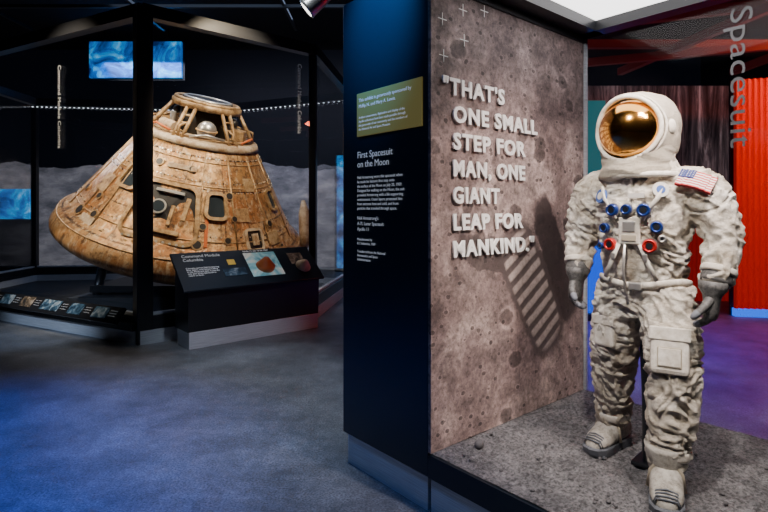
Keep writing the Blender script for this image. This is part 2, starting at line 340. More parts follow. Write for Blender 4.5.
for (cx,cy,sx,sy) in ((0.01,-DP/2,.02,DP),(L-0.01,-DP/2,.02,DP),(L/2,-0.01,L,.02),(L/2,-DP+.01,L,.02)): b.box((cx,cy,.3125),(sx,sy,.025),M_signface)
b.obj("plinth_fascia",case)
b=MB(); b.box((L/2,-DP/2,0.1),(L-0.05,DP-0.0,0.2),M_steel); b.obj("kick_base",case)
b=MB(); 
for (x0,y0,sx,sy) in ((0.006,-DP/2,0.012,DP-0.02),(L-0.006,-DP/2,0.012,DP-0.02),(L/2,-DP+0.006,L-0.04,0.012)):
    b.box((x0,y0,(ZF+2.90)/2),(sx,sy,2.90-ZF),M_glass_low)
b.obj("glass_panes",case)
b=MB()
b.box((L/2,-0.08,2.96),(L,0.16,0.1),M_black); b.box((L/2,-DP+0.12,2.96),(L,0.24,0.1),M_black)
b.box((0.11,-DP/2,2.96),(0.22,DP,0.1),M_black); b.box((L-0.06,-DP/2,2.96),(0.12,DP,0.1),M_black)
b.box((L/2,-DP/2,3.03),(L,DP,0.04),M_black); b.obj("canopy",case)
b=MB(); b.box((0.86,-0.83,2.99),(1.28,1.34,0.02),M_panel); b.obj("canopy_light_panel",case)
bm=bmesh.new(); bmesh.ops.create_grid(bm,x_segments=190,y_segments=190,size=0.5)
for v in bm.verts:
    X=v.co.x*(L-0.03)+L/2; Y=v.co.y*(DP-0.03)-DP/2
    e=min(X,L-X,-Y,DP+Y); k=min(1,e/0.06)
    h=0.014*noise.noise((X*4,Y*4,0))+0.012*noise.noise((X*13,Y*13,3))+0.010*noise.noise((X*34,Y*34,9))
    v.co=(X,Y,ZF+k*h-0.004)
me=D.meshes.new("moon_ground"); bm.to_mesh(me); bm.free(); me.materials.append(M_reg)
for p in me.polygons: p.use_smooth=True
o=D.objects.new("moon_ground",me); S.collection.objects.link(o); o.parent=case
b=MB()
for i in range(220):
    X=random.uniform(0.05,L-0.05); Y=-random.uniform(0.05,DP-0.1); r=random.choice([0.004,0.005,0.007,0.011])
    b.sphere((X,Y,ZF+r*0.2),r,M_rock,8,sc=(random.uniform(.8,1.4),random.uniform(.8,1.3),random.uniform(.5,.9)))
b.sphere((0.26,-0.14,ZF+0.02),0.032,M_rock,10,sc=(1.0,0.8,0.8)); b.obj("moon_pebbles",case)
text("title_spacesuit","Spacesuit",0.165,M_grey_txt,M=Matrix.Translation((L-0.016,-0.955,2.86))@frame((0,0,0),(0,0,-1),(0,-1,0)),parent=case,extrude=0.001,width=0.83)

# ---------------------------------------------------------------- the suited figure
fig=empty("astronaut_spacesuit",(1.33,2.70,ZF),(0,0,rad(-45)))
def ring(c,rx,ry,n=40):
    return [Vector((c[0]+rx*math.cos(2*math.pi*k/n),c[1]+ry*math.sin(2*math.pi*k/n),c[2])) for k in range(n)]
b=MB()
T=[(0.78,0,.01,.16,.14),(0.85,0,.01,.20,.162),(0.94,0,.01,.202,.167),(1.03,0,.0,.195,.165),(1.14,0,-.005,.208,.176),(1.26,0,-.005,.228,.185),(1.36,0,0,.238,.18),(1.44,0,0,.22,.16),(1.50,0,-.01,.175,.145),(1.56,0,-.02,.15,.14),(1.60,0,-.03,.14,.14)]
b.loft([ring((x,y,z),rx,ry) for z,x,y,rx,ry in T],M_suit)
def limb(pts,rs,flat=1.0,sub=5):
    P=[];R=[]
    pts=[Vector(p) for p in pts]
    for i in range(len(pts)-1):
        p0=pts[max(i-1,0)];p1=pts[i];p2=pts[i+1];p3=pts[min(i+2,len(pts)-1)]
        for k in range(sub):
            t=k/sub; P.append(0.5*((2*p1)+(p2-p0)*t+(2*p0-5*p1+4*p2-p3)*t*t+(3*p1-p0-3*p2+p3)*t**3)); R.append(rs[i]*(1-t)+rs[i+1]*t)
    P.append(pts[-1]); R.append(rs[-1]); return P,R
ARM_L=[(.13,0,1.41),(.225,0,1.415),(.290,0,1.35),(.340,0,1.20),(.352,-.045,1.08),(.335,-.09,0.975)]
ARM_R=[(-.13,0,1.41),(-.225,0,1.415),(-.280,0,1.35),(-.322,0.01,1.19),(-.328,-.03,1.08),(-.318,-.07,0.985)]
RA=[.10,.110,.102,.085,.074,.058]
LEG_L=[(.095,0,.92),(.120,-.03,.80),(.158,-.09,.62),(.178,-.15,.47),(.175,-.175,.30),(.165,-.20,.14)]
LEG_R=[(-.095,0,.92),(-.12,0.01,.80),(-.155,0.03,.62),(-.18,.06,.47),(-.20,.11,.30),(-.215,.15,.14)]
RL=[.13,.134,.122,.107,.096,.080]
for A in (ARM_L,ARM_R):
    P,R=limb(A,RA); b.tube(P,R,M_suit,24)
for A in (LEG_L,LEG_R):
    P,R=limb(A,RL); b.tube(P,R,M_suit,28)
body=b.obj("suit_raw")
md=body.modifiers.new("r",'REMESH'); md.mode='VOXEL'; md.voxel_size=0.0058
ms=body.modifiers.new("s",'SMOOTH'); ms.iterations=10; ms.factor=0.6
dg=bpy.context.evaluated_depsgraph_get(); me=D.meshes.new_from_object(body.evaluated_get(dg)); D.objects.remove(body)
def nz(x,y,z): return noise.noise((x,y,z))
me.update(); nrm=[v.normal.copy() for v in me.vertices]
newco=[]
for v,nn in zip(me.vertices,nrm):
    p=v.co.copy(); lat=abs(p.x)
    w=nz(p.x*4,p.y*4,p.z*4); w2=nz(p.x*7+9,p.y*7,p.z*7)
    n1=nz(p.x*4+w*1.5+7,p.y*4+w,p.z*10+w*4+p.x*5); n2=nz(p.x*9-3+w2*2+p.z*6,p.y*9,p.z*8+5+w*2); n3=nz(p.x*20+w2*2,p.y*20,p.z*24+w*3); n4=nz(p.x*45,p.y*45,p.z*55)
    torso=1.0 if lat<0.24 and p.z>0.95 else 0.0
    amp=0.012*(0.8 if torso else 1.0)
    if p.z>1.48: amp=0.006
    d=amp*(min(abs(n1)*6,1.0)-0.7)+ amp*1.4*(0.20-abs(n2))*2.4 + 0.009*(0.22-abs(n3))*2 + 0.0028*n4
    for zc,lo in ((0.47,0),(0.27,0),(1.19,1)):
        if (lo==0 and lat<0.33) or (lo==1 and lat>0.27):
            g=math.exp(-((p.z-zc)/0.045)**2); d+=g*0.0035*math.sin((p.z+0.08*w)*150)
    if lat<0.24: d-=0.014*math.exp(-((p.z-0.965+0.02*math.cos(p.x*8))/0.018)**2)
    if lat<0.02 and p.y<0 and p.z>0.86 and p.z<1.45: d-=0.006*math.exp(-(p.x/0.008)**2)
    newco.append(p+nn*d)
for v,q_ in zip(me.vertices,newco): v.co=q_
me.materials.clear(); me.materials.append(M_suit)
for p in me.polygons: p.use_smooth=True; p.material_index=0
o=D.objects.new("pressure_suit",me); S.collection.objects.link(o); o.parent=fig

# helmet
HT=Matrix.Translation((-0.02,-0.03,1.715))@Matrix.Rotation(rad(-6),4,'Z')
b=MB()
def hoodring(z,rx,ry,cy,n=64): return [Vector((rx*math.cos(2*math.pi*k/n),cy+ry*math.sin(2*math.pi*k/n),z)) for k in range(n)]
hr=[(-.25,.195,.185,.01),(-.22,.190,.178,.005),(-.19,.178,.168,.0),(-.15,.172,.168,.005),(-.10,.180,.182,.01),(-.05,.188,.194,.015),(-.01,.190,.200,.018),(.03,.189,.201,.018),(.07,.182,.196,.02),(.105,.168,.183,.02),(.14,.146,.160,.022),(.17,.112,.124,.022),(.188,.072,.08,.022),(.197,.035,.038,.022),(.199,.010,.010,.022)]
b.loft([hoodring(*h) for h in hr],M_suit)
hood=b.obj("raw")
sb=hood.modifiers.new("u",'SUBSURF'); sb.levels=2
dg=bpy.context.evaluated_depsgraph_get(); me=D.meshes.new_from_object(hood.evaluated_get(dg)); D.objects.remove(hood); me.update()
nr=[v.normal.copy() for v in me.vertices]; nc=[]
for v,nn in zip(me.vertices,nr):
    p=v.co.copy()
    d=0.006*nz(p.x*9,p.y*9,p.z*12)+0.003*nz(p.x*25,p.y*25,p.z*25)+0.006*(0.2-abs(nz(p.x*8+3,p.y*8,p.z*8)))
    if p.z<-.12: d+=0.014*nz(p.x*7+4,p.y*7,p.z*32)
    nc.append(p+nn*d)
for v,q_ in zip(me.vertices,nc): v.co=q_
bm=bmesh.new(); bm.from_mesh(me)
kill=[f for f in bm.faces if f.calc_center_median().y<-0.02 and (f.calc_center_median().x/0.158)**2+((f.calc_center_median().z)/0.156)**2<1.0]
bmesh.ops.delete(bm,geom=kill,context='FACES'); bm.to_mesh(me); bm.free()
for p in me.polygons: p.use_smooth=True
o=D.objects.new("helmet_hood",me); S.collection.objects.link(o); o.parent=fig; o.matrix_local=HT
b=MB(); b.sphere((0,-0.035,0.0),0.178,M_gold,72,sc=(.93,1.0,0.92)); b.obj("visor",fig).matrix_local=HT
b=MB()
def rimpt(a,R,off=0.0):
    x=R*math.cos(a); z=R*.985*math.sin(a)
    y=.018-.203*math.sqrt(max(0,1-(x/.196)**2-(z/.24)**2))-off
    return Vector((x,y,z))
N=64
for R,r,mt,off in ((.160,.012,M_suit2,.002),(.174,.006,M_suit2,.002)):
    rings=[]
    for i in range(N):
        a=2*math.pi*i/N; p=rimpt(a,R,off); t=(rimpt(a+.01,R,off)-rimpt(a-.01,R,off)).normalized(); u=Vector((math.cos(a),0,math.sin(a))); u=(u-t*u.dot(t)).normalized(); w_=t.cross(u)
        rings.append([p+(u*math.cos(2*math.pi*k/10)+w_*math.sin(2*math.pi*k/10))*r for k in range(10)])
    vs=[p for rr in rings for p in rr]; fs=[(i*10+j,((i+1)%N)*10+j,((i+1)%N)*10+(j+1)%10,i*10+(j+1)%10) for i in range(N) for j in range(10)]
    b.add(vs,fs,mt,True)
b.sphere((.176,-0.03,.0),0.03,M_suit2,16,sc=(.6,1,1.3)); b.sphere((-.176,-0.03,.0),0.03,M_suit2,16,sc=(.6,1,1.3))
b.obj("visor_rim",fig).matrix_local=HT
b=MB(); b.torus((0,-.015,1.487),0.182,0.015,M_suit2,48,10,sc=(1,.95)); b.obj("neck_ring",fig)

b=MB()
def chest_y(x,z): return -0.188*math.sqrt(max(0.05,1-(x/0.25)**2))-0.004
def conn(x,z,col,r=0.026):
    y=chest_y(x,z); a=math.atan2(x*0.6,0.25)
    T_=Matrix.Translation((x,y,z))@Matrix.Rotation(a,4,'Z')@Matrix.Rotation(rad(90),4,'X')
    b.cyl((0,0,-.02),(0,0,.018),r*1.18,M_alu,28,T=T_); b.cyl((0,0,.018),(0,0,.034),r,col,28,T=T_); b.torus((0,0,.034),r*.8,.005,col,24,8,T=T_)
    b.cyl((0,0,.03),(0,0,.037),r*.5,M_black,20,T=T_)
conn(-.075,1.315,M_blueanod,.030); conn(-.008,1.318,M_blueanod,.025); conn(.065,1.315,M_blueanod,.030)
conn(-.115,1.225,M_blueanod,.025); conn(.115,1.235,M_blueanod,.027)
conn(-.085,1.145,M_redanod,.030); conn(.088,1.145,M_redanod,.032)
conn(-.135,1.135,M_blueanod,.016); conn(.135,1.18,M_alu,.016)
b.obj("life_support_connectors",fig)
b=MB()
b.box((0,-.199,1.215),(.10,.014,.13),M_suit2,bev=.005); b.box((0,-.208,1.235),(.06,.008,.05),M_alu,bev=.003); b.box((0,-.208,1.18),(.07,.006,.03),M_seam,bev=.002)
for sx in (-1,1):
    b.tube([(sx*.15,-.155,1.43),(sx*.125,-.190,1.37),(sx*.06,-.21,1.27)],[.013]*3,M_suit2,8,flat=.5)
    b.tube([(sx*.05,-.205,1.15),(sx*.09,-.20,1.05),(sx*.12,-.185,.98)],[.011]*3,M_suit2,8,flat=.5)
    b.box((sx*.075,-.208,1.09),(.022,.012,.03),M_alu,bev=.003)
b.tube([(-.02,-.205,1.15),(-.03,-.198,1.02),(-.02,-.19,.90)],[.007]*3,M_alu,8)
wb=[(0.214*math.cos(t),0.01-0.180*math.sin(t),0.958+0.012*math.sin(3*t)) for t in [i*math.pi/20 for i in range(21)]]
b.tube(wb,[.016]*21,M_suit2,8,flat=.5,up=(0,0,1))
b.box((0.02,-.180,.945),(.06,.02,.035),M_alu,bev=.004)
b.obj("chest_harness",fig)
b=MB()
def disc(x,z,r,m1,m2):
    y=chest_y(x,z)-.004; a=math.atan2(x*1.1,0.25); T_=Matrix.Translation((x,y,z))@Matrix.Rotation(a,4,'Z')@Matrix.Rotation(rad(78),4,'X')
    b.cyl((0,0,-.006),(0,0,.010),r,m1,28,T=T_); b.cyl((0,0,.010),(0,0,.012),r*.55,m2,20,T=T_)
disc(-.15,1.385,.036,M_patch,M_flagwhite); disc(.13,1.41,.036,M_flagwhite,M_patch); b.box((.03,-.192,1.385),(.075,.008,.022),M_flagwhite)
b.obj("mission_patches",fig)
b=MB(); FT=Matrix.Translation((.264,-.108,1.452))@Matrix.Rotation(rad(20),4,'Z')@Matrix.Rotation(rad(-38),4,'X')@Matrix.Rotation(rad(24),4,'Y')@Matrix.Scale(1.2,4)
for i in range(13):
    for j in range(6):
        x_=-.0625+.0208*(j+.5); b.box((x_,3.0*x_*x_,.036-.006*i),(.0218,.014,.0062),M_flagred if i%2==0 else M_flagwhite,T=FT)
for j in range(3):
    x_=-.0555+.0175*j; b.box((x_,3.0*x_*x_-.004,.019),(.019,.014,.040),M_flagblue,T=FT)
for i in range(4):
    for j in range(5):
        x_=-.057+j*.010; b.box((x_,3.0*x_*x_-.012,.006+i*.0088),(.0025,.001,.0025),M_flagwhite,T=FT)
b.obj("flag_patch",fig)
b=MB()
PT=Matrix.Translation((.185,-.218,.67))@Matrix.Rotation(rad(14),4,'Z')@Matrix.Rotation(rad(-14),4,'X')
b.box((0,.01,0),(.160,.06,.21),M_suit2,T=PT,bev=.018); b.box((0,-.018,.075),(.170,.014,.06),M_suit2,T=PT,bev=.005); b.box((0,-.021,-.03),(.10,.006,.09),M_seam,T=PT,bev=.003); b.box((0,-.024,-.03),(.09,.006,.08),M_suit2,T=PT,bev=.003)
PT=Matrix.Translation((-.165,-.095,.69))@Matrix.Rotation(rad(-12),4,'Z')
b.box((0,.01,0),(.115,.05,.17),M_suit2,T=PT,bev=.016); b.box((0,-.014,.055),(.125,.012,.05),M_suit2,T=PT,bev=.005)
b.obj("thigh_pockets",fig)
def band(A,RR,zc,extra,mt,wd=.02):
    for i in range(len(A)-1):
        if A[i+1][2]<=zc<=A[i][2]:
            t=(A[i][2]-zc)/(A[i][2]-A[i+1][2]); p=Vector(A[i]).lerp(Vector(A[i+1]),t); d=(Vector(A[i+1])-Vector(A[i])).normalized(); r=RR[i]*(1-t)+RR[i+1]*t+extra
            b.tube([p-d*wd,p-d*wd*.5,p+d*wd*.5,p+d*wd],[r*.97,r,r,r*.97],mt,32)
b=MB()
band(ARM_L,RA,1.00,.004,M_glove,.022); band(ARM_R,RA,1.00,.004,M_glove,.022)
band(ARM_L,RA,1.035,.008,M_suit2,.014); band(ARM_R,RA,1.035,.008,M_suit2,.014)
band(LEG_L,RL,.20,.008,M_suit2,.02); band(LEG_R,RL,.20,.008,M_suit2,.02)
b.obj("cuffs",fig)
def glove(name,W,Dn,A,side):
    W=Vector(W);Dn=Vector(Dn).normalized();A=Vector(A);A=(A-Dn*A.dot(Dn)).normalized();N=Dn.cross(A)
    if N.dot(Vector(side))<0: N=-N
    b=MB()
    def er(c,ra,rn,n=20): return [c+A*ra*math.cos(2*math.pi*k/n)+N*rn*math.sin(2*math.pi*k/n) for k in range(n)]
    b.loft([er(W-Dn*.045,.066,.062),er(W-Dn*.01,.062,.058),er(W+Dn*.015,.046,.040),er(W+Dn*.04,.048,.034),er(W+Dn*.085,.056,.033),er(W+Dn*.115,.054,.029),er(W+Dn*.13,.044,.02)],M_glove)
    for i,(off,ln) in enumerate(((.038,.070),(.013,.080),(-.013,.075),(-.037,.058))):
        p=W+Dn*.105+A*off; d=(Dn+A*off*2.0).normalized(); pts=[p]; 
        for k,(fr,an) in enumerate(((.42,22),(.32,38),(.26,36))):
            ang_=rad(an); d=(d*math.cos(ang_)+N*math.sin(ang_)).normalized(); p=p+d*ln*fr; pts.append(p)
        P,R=limb(pts,[.0150,.0145,.0135,.0115],sub=3); b.tube(P,R,M_glove,12,dome=True); b.tube(P[-4:],[r*1.08 for r in R[-4:]],M_tip,12,dome=True)
    p=W+Dn*.04+A*.04; d=(Dn*.75+A*.75+N*.25).normalized(); p1=p+d*.045; d2_=(d+N*.5+Dn*.5).normalized(); p2=p1+d2_*.038; p3=p2+(d2_+N*.3+Dn*.3).normalized()*.028
    P,R=limb([p,p1,p2,p3],[.021,.018,.016,.013],sub=3); b.tube(P,R,M_glove,12,dome=True); b.tube(P[-4:],[r*1.08 for r in R[-4:]],M_tip,12,dome=True)
    return b.obj(name,fig)
glove("glove_left",(.330,-.105,.945),(-.06,-.12,-1),(0,-1,0),(-1,0,0))
glove("glove_right",(-.316,-.085,.955),(.0,-.18,-1),(0,-1,0),(1,0,0))
def boot(name,ank,yaw):
    b=MB(); T_=Matrix.Translation((ank[0],ank[1],0))@Matrix.Rotation(yaw,4,'Z')
    rings=[]
    prof=[(.105,.035,.13),(.095,.055,.155),(.05,.066,.19),(0,.070,.20),(-.05,.068,.175),(-.10,.068,.135),(-.15,.068,.112),(-.19,.058,.095),(-.215,.038,.075),(-.225,.02,.06)]
    for (y,hw,h) in prof:
        rr=[]
        for k in range(24):
            a=2*math.pi*k/24; cx=math.cos(a); sz=math.sin(a)
            X=hw*math.copysign(abs(cx)**.75,cx); Z=.03+(h-.03)*(0.5+0.5*math.copysign(abs(sz)**.8,sz)); rr.append(Vector((X*(1-.15*max(0,sz)),y,Z)))
        rings.append(rr)
    b.loft(rings,M_boot,T=T_)
    out=[(0.0,.112),(.045,.105),(.066,.07),(.064,0),(.06,-.05),(.070,-.12),(.068,-.18),(.045,-.225),(0,-.24)]
    out=out+[(-x,y) for x,y in reversed(out[1:-1])]
    b.loft([[Vector((x*s_,y*s_,z)) for x,y in out] for z,s_ in ((0,.97),(.015,1.0),(.040,1.03),(.046,1.0))],M_sole,smooth=False,T=T_)
    for i in range(10): b.box((0,-.20+.031*i,.004),(.128,.012,.010),M_sole,T=T_)
    b.tube([(-.072,-.055,.05),(-.06,-.06,.13),(-.03,-.06,.172),(0,-.06,.182),(.03,-.06,.172),(.06,-.06,.13),(.072,-.055,.05)],[.012]*7,M_seam,8,T=T_,flat=.5)
    for i in range(4): b.tube([(-.06+.004*i,-.17-.013*i,.05),(-.04,-.175-.013*i,.096-.006*i),(0,-.178-.013*i,.108-.009*i),(.04,-.175-.013*i,.096-.006*i),(.06-.004*i,-.17-.013*i,.05)],[.0045]*5,M_sole,6,T=T_)
    b.tube([(0,0.01,.13),(0,0.0,.17),(0,0,.21),(0,-.0,.235)],[.076,.083,.088,.092],M_boot,28,T=T_)
    return b.obj(name,fig)
boot("boot_left",(.165,-.205,0),rad(18)); boot("boot_right",(-.215,.155,0),rad(-8))
b=MB(); P,R=limb([(-.01,.02,.80),(-.01,.02,.62),(-.0,.02,.35),(-.0,.03,.01)],[.018]*4); b.tube(P,R,M_black,10)
P,R=limb([(0.04,.10,.84),(.035,.10,.60),(.04,.11,.30),(.03,.10,.01)],[.016]*4); b.tube(P,R,M_black,10); b.box((0.01,.06,.012),(.14,.16,.02),M_black,bev=.004)
b.obj("support_stand",fig)

# ---------------------------------------------------------------- capsule
CX,CY,CZ=-3.36,8.9,1.16; SC=.965
cap=empty("space_capsule",(CX,CY,CZ))
tilt=Matrix.Rotation(rad(13),4,'X')@Matrix.Rotation(rad(14),4,'Y')
cap.matrix_world=Matrix.Translation((CX,CY,CZ))@tilt@Matrix.Scale(SC,4)
prof=[(0.02,-.42),(.6,-.38),(1.1,-.30),(1.5,-.19),(1.8,-.07),(1.95,.02),(2.02,.10),(2.03,.18),(1.99,.27),(1.93,.38)]
HC=1.80
def Rc(h): return 2.09-(h)*(2.09-0.90)/HC if h<HC else .9
prof+= [(Rc(h),h) for h in [.5,.8,1.1,1.4,1.7,1.8]]
NS=96
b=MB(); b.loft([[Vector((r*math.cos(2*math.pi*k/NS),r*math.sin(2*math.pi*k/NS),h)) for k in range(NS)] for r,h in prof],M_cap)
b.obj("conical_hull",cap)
def CP(th,h,off=0.0):
    th=rad(th+19); sl=math.atan((2.09-.9)/HC)
    n_=Vector((math.sin(th)*math.cos(sl),-math.cos(th)*math.cos(sl),math.sin(sl))); p=Vector((Rc(h)*math.sin(th),-Rc(h)*math.cos(th),h))+n_*off
    xa=Vector((math.cos(th),math.sin(th),0)); ya=n_.cross(xa)
    return frame(p,xa,ya)
def rr_outline(w,h,r,wt=None,n=6):
    pts=[]; wt=wt if wt else w
    for (sx,sy,a0) in ((1,1,0),(-1,1,90),(-1,-1,180),(1,-1,270)):
        W_=wt if sy>0 else w
        for k in range(n+1):
            a=rad(a0+90*k/n); pts.append((sx*(W_/2-r)+r*math.cos(a),sy*(h/2-r)+r*math.sin(a)))
    return pts
def framed(b,T_,w,h,r,wt,fw,depth,fill,fmat):
    o1=rr_outline(w+2*fw,h+2*fw,r+fw,(wt or w)+2*fw); o0=rr_outline(w,h,r,wt)
    def cv(x): return -x*x/(2*1.5)
    lo=[Vector((x,y,-.04+cv(x))) for x,y in o1]; a=[Vector((x,y,depth+cv(x))) for x,y in o1]; c_=[Vector((x,y,depth+cv(x))) for x,y in o0]; d=[Vector((x,y,.012+cv(x))) for x,y in o0]
    b.loft([lo,a,c_,d],fmat,smooth=False,T=T_,caps=False)
    n=len(d); b.add(d+[Vector((0,0,.012))],[(i,(i+1)%n,n) for i in range(n)],fill,False,T_)
b=MB()
HTc=CP(-15,.90); framed(b,HTc,1.0,.80,.13,.76,.06,.05,M_capdark,M_capframe)
b.box((-.30,-.02,.02),(.07,.55,.03),M_alu,T=HTc); b.box((.30,.08,.03),(.06,.34,.04),M_capframe,T=HTc); b.box((0,-.30,.03),(.6,.06,.05),M_capframe,T=HTc); b.box((.02,.30,.03),(.4,.04,.05),M_alu,T=HTc); b.box((.12,-.05,.03),(.05,.3,.05),M_capframe,T=HTc)
b.cyl((-.08,.05,.0),(-.08,.05,.05),.11,M_alu,24,T=HTc); b.cyl((-.08,.05,.05),(-.08,.05,.055),.085,M_capglass,24,T=HTc)
for k in range(10): b.cyl((-.42+.093*k,-.46,.04),(-.42+.093*k,-.46,.06),.018,M_alu,10,T=HTc)
framed(b,CP(13,1.05),.26,.34,.06,.22,.05,.05,M_capglass,M_capframe)
framed(b,CP(-43,1.22),.28,.36,.06,.20,.05,.05,M_capglass,M_capframe)
framed(b,CP(35,.62),.26,.28,.03,None,.04,.035,M_capdark,M_capwhite); b.box((0,0,.03),(.10,.18,.04),M_capwhite,T=CP(35,.62))
framed(b,CP(62,1.1),.2,.3,.05,None,.04,.04,M_capglass,M_capframe)
b.obj("hatch_and_windows",cap)
b=MB()
for th,h,r in ((-62,.55,.07),(-70,.35,.05),(-40,.42,.05),(-33,.30,.035),(4,.55,.06),(12,.40,.05),(0,.30,.03),(50,.8,.05),(44,.38,.05),(22,1.2,.05),(24,.9,.04),(-30,1.50,.05),(-5,1.5,.04),(55,.45,.04),(-75,.8,.05),(28,.30,.04),(-56,.82,.045),(6,.78,.045),(19,.62,.045),(-50,.6,.05)):
    T_=CP(th,h); b.cyl((0,0,-.03),(0,0,.02),r*1.35,M_capframe,20,T=T_); b.cyl((0,0,.02),(0,0,.024),r,M_capdark,20,T=T_)
b.obj("ports",cap)
b=MB()
for h in (.36,.42,.60,1.30,1.62):
    b.torus((0,0,h),Rc(h)+.004 if h>.4 else 1.945,.010,M_capframe,96,6)
for th in (-97,-79,-61,-47,4,24,47,71,101,131,161,191,221):
    b.tube([CP(th,.42,.004).translation,CP(th,1.1,.004).translation,CP(th,1.75,.004).translation],[.014]*3,M_capframe,6)
for h in (.48,.66,1.24,1.36,1.68):
    for k in range(84):
        th=-130+k*2.75
        if -35<th<4 and h in (.48,.66,1.24): continue
        T_=CP(th,h); b.cyl((0,0,0),(0,0,.012),.011,M_alu if k%3 else M_capdark,6,T=T_)
for (th,h,w,hh,mt) in ((8,.70,.05,.42,M_orange),(-60,1.0,.25,.3,M_capframe),(30,.95,.22,.22,M_capframe),(50,.6,.3,.22,M_capframe),(-52,.50,.3,.14,M_capwhite),(40,1.35,.2,.22,M_capframe),(-12,1.50,.42,.08,M_capwhite),(20,.50,.16,.12,M_capframe)):
    b.box((0,0,.008),(w,hh,.02),mt,T=CP(th,h),bev=.006)
b.obj("seams_and_rivets",cap)
b=MB()
b.tube([(0,0,1.78),(0,0,1.80),(0,0,1.88),(0,0,1.90)],[.90,.94,.90,.80],M_capwhite,64)
b.tube([(0,0,1.85),(0,0,2.35)],[.40,.40],M_capdark,40)
b.tube([(0,0,2.30),(0,0,2.31),(0,0,2.40),(0,0,2.42)],[.48,.55,.55,.49],M_capframe,56)
b.torus((0,0,2.42),.49,.035,M_capframe,56,10); b.tube([(0,0,2.40),(0,0,2.45)],[.40,.40],M_capdark,40); b.torus((0,0,2.45),.36,.025,M_alu,48,8)
for k in range(6):
    a=rad(k*60+22); ca,sa=math.cos(a),math.sin(a); rdir=Vector((ca,sa,0)); tdir=Vector((-sa,ca,0))
    for off in (-.07,.07):
        b.tube([rdir*.84+tdir*off+Vector((0,0,1.86)),rdir*.52+tdir*off+Vector((0,0,2.32))],[.030,.030],M_capframe,8)
    b.tube([rdir*.82+Vector((0,0,1.9)),rdir*.80+Vector((0,0,2.05)),rdir*.46+Vector((0,0,2.12))],[.02]*3,M_capframe,8)
    for q_ in (.25,.5,.75):
        p=rdir*(.84-.32*q_)+Vector((0,0,1.86+.46*q_)); b.tube([p-tdir*.07,p+tdir*.07],[.016]*2,M_capframe,6)
for k in range(6):
    a=rad(k*60+52); rd=Vector((math.cos(a),math.sin(a),0)); td=Vector((-math.sin(a),math.cos(a),0))
    if k%3==1: b.sphere(rd*.62+Vector((0,0,2.04)),.15,M_alu,20); b.torus(rd*.62+Vector((0,0,2.04)),.155,.015,M_capframe,24,6)
    elif k%3==0:
        b.cyl(rd*.62-td*.18+Vector((0,0,1.98)),rd*.62+td*.18+Vector((0,0,1.98)),.08,M_capwhite,20); b.cyl(rd*.58+Vector((0,0,1.9)),rd*.58+Vector((0,0,2.2)),.04,M_alu,14)
    else:
        b.box(rd*.62+Vector((0,0,2.0)),(.2,.2,.2),M_capframe,bev=.02); b.sphere(rd*.5+Vector((0,0,2.18)),.07,M_capdark,14)
    b.tube([rd*.78-td*.25+Vector((0,0,1.93)),rd*.84+Vector((0,0,2.0)),rd*.76+td*.27+Vector((0,0,1.95))],[.018]*3,M_orange if k%2 else M_alu,8)
b.torus((0,0,1.93),.80,.02,M_capframe,64,8)
b.obj("forward_compartment",cap)

# ---------------------------------------------------------------- capsule display case
cc=empty("capsule_display_case")
b=MB()
b.box((CX,CY,0.45),(2.2,1.8,.10),M_black)
for dx,dy,zt in ((-1.0,-.8,.75),(1.0,-.8,.45),(-1.0,.8,1.05),(1.0,.8,.75)):
    b.tube([(CX+dx*1.1,CY+dy,.06),(CX+dx,CY+dy*.9,zt)],[.07,.07],M_black,12)
b.box((CX,CY,0.2),(2.6,2.2,.30),M_dark); b.obj("cradle",cc)
P=[(-7.9,9.15),(-2.99,6.55),(-1.10,8.18),(-0.7,11.4),(-3.6,12.7),(-8.0,12.1)]
HTOP=4.16
def wallbox(b,p,q_,z0,z1,th,mt,ext=0.0):
    p=Vector((p[0],p[1],0));q_=Vector((q_[0],q_[1],0)); d=(q_-p); Ln=d.length; T_=frame(((p.x+q_.x)/2,(p.y+q_.y)/2,(z0+z1)/2),d,(-d.y,d.x,0)); b.box((0,0,0),(Ln+ext,th,z1-z0),mt,T=T_)
b=MB()
for i in range(6): wallbox(b,P[i],P[(i+1)%6],HTOP-.12,HTOP+.04,.14,M_black,.05)
for i,(w) in zip(range(6),(.1,.19,.11,.1,.1,.12)):
    a=Vector((P[(i+1)%6][0]-P[i][0],P[(i+1)%6][1]-P[i][1],0))
    T_=frame((P[i][0],P[i][1],HTOP/2),a,(-a.y,a.x,0)); b.box((0,0,0),(w,w,HTOP),M_black,T=T_,bev=.008)
b.obj("frame",cc)
b=MB()
for i in range(6): wallbox(b,P[i],P[(i+1)%6],.36,HTOP-.1,.015,M_glass)
b.obj("glass_walls",cc)
b=MB()
b.add([(x,y,.0) for x,y in P]+[(x,y,.04) for x,y in P],[(0,1,2,3,4,5),(11,10,9,8,7,6)]+[(i,(i+1)%6,6+(i+1)%6,6+i) for i in range(6)],M_dark); b.obj("case_deck",cc)
b=MB()
for i in range(6):
    wallbox(b,P[i],P[(i+1)%6],.0,.17,.20,M_steel,.12); wallbox(b,P[i],P[(i+1)%6],.17,.34,.16,M_black,.10); wallbox(b,P[i],P[(i+1)%6],.34,.37,.06,M_steel,.02)
b.obj("plinth",cc)
b=MB(); p0=Vector((*P[0],0)); p1=Vector((*P[1],0)); d=(p1-p0).normalized(); nn=Vector((d.y,-d.x,0))
Rm=frame((p0+nn*.18+Vector((0,0,.345))),d,(Vector((0,0,1))*1.0-nn*.8))
LL=(p1-p0).length
b.box((LL/2-.06,0,0),(LL-.2,.22,.03),M_black,T=Rm)
x=.3; k=0
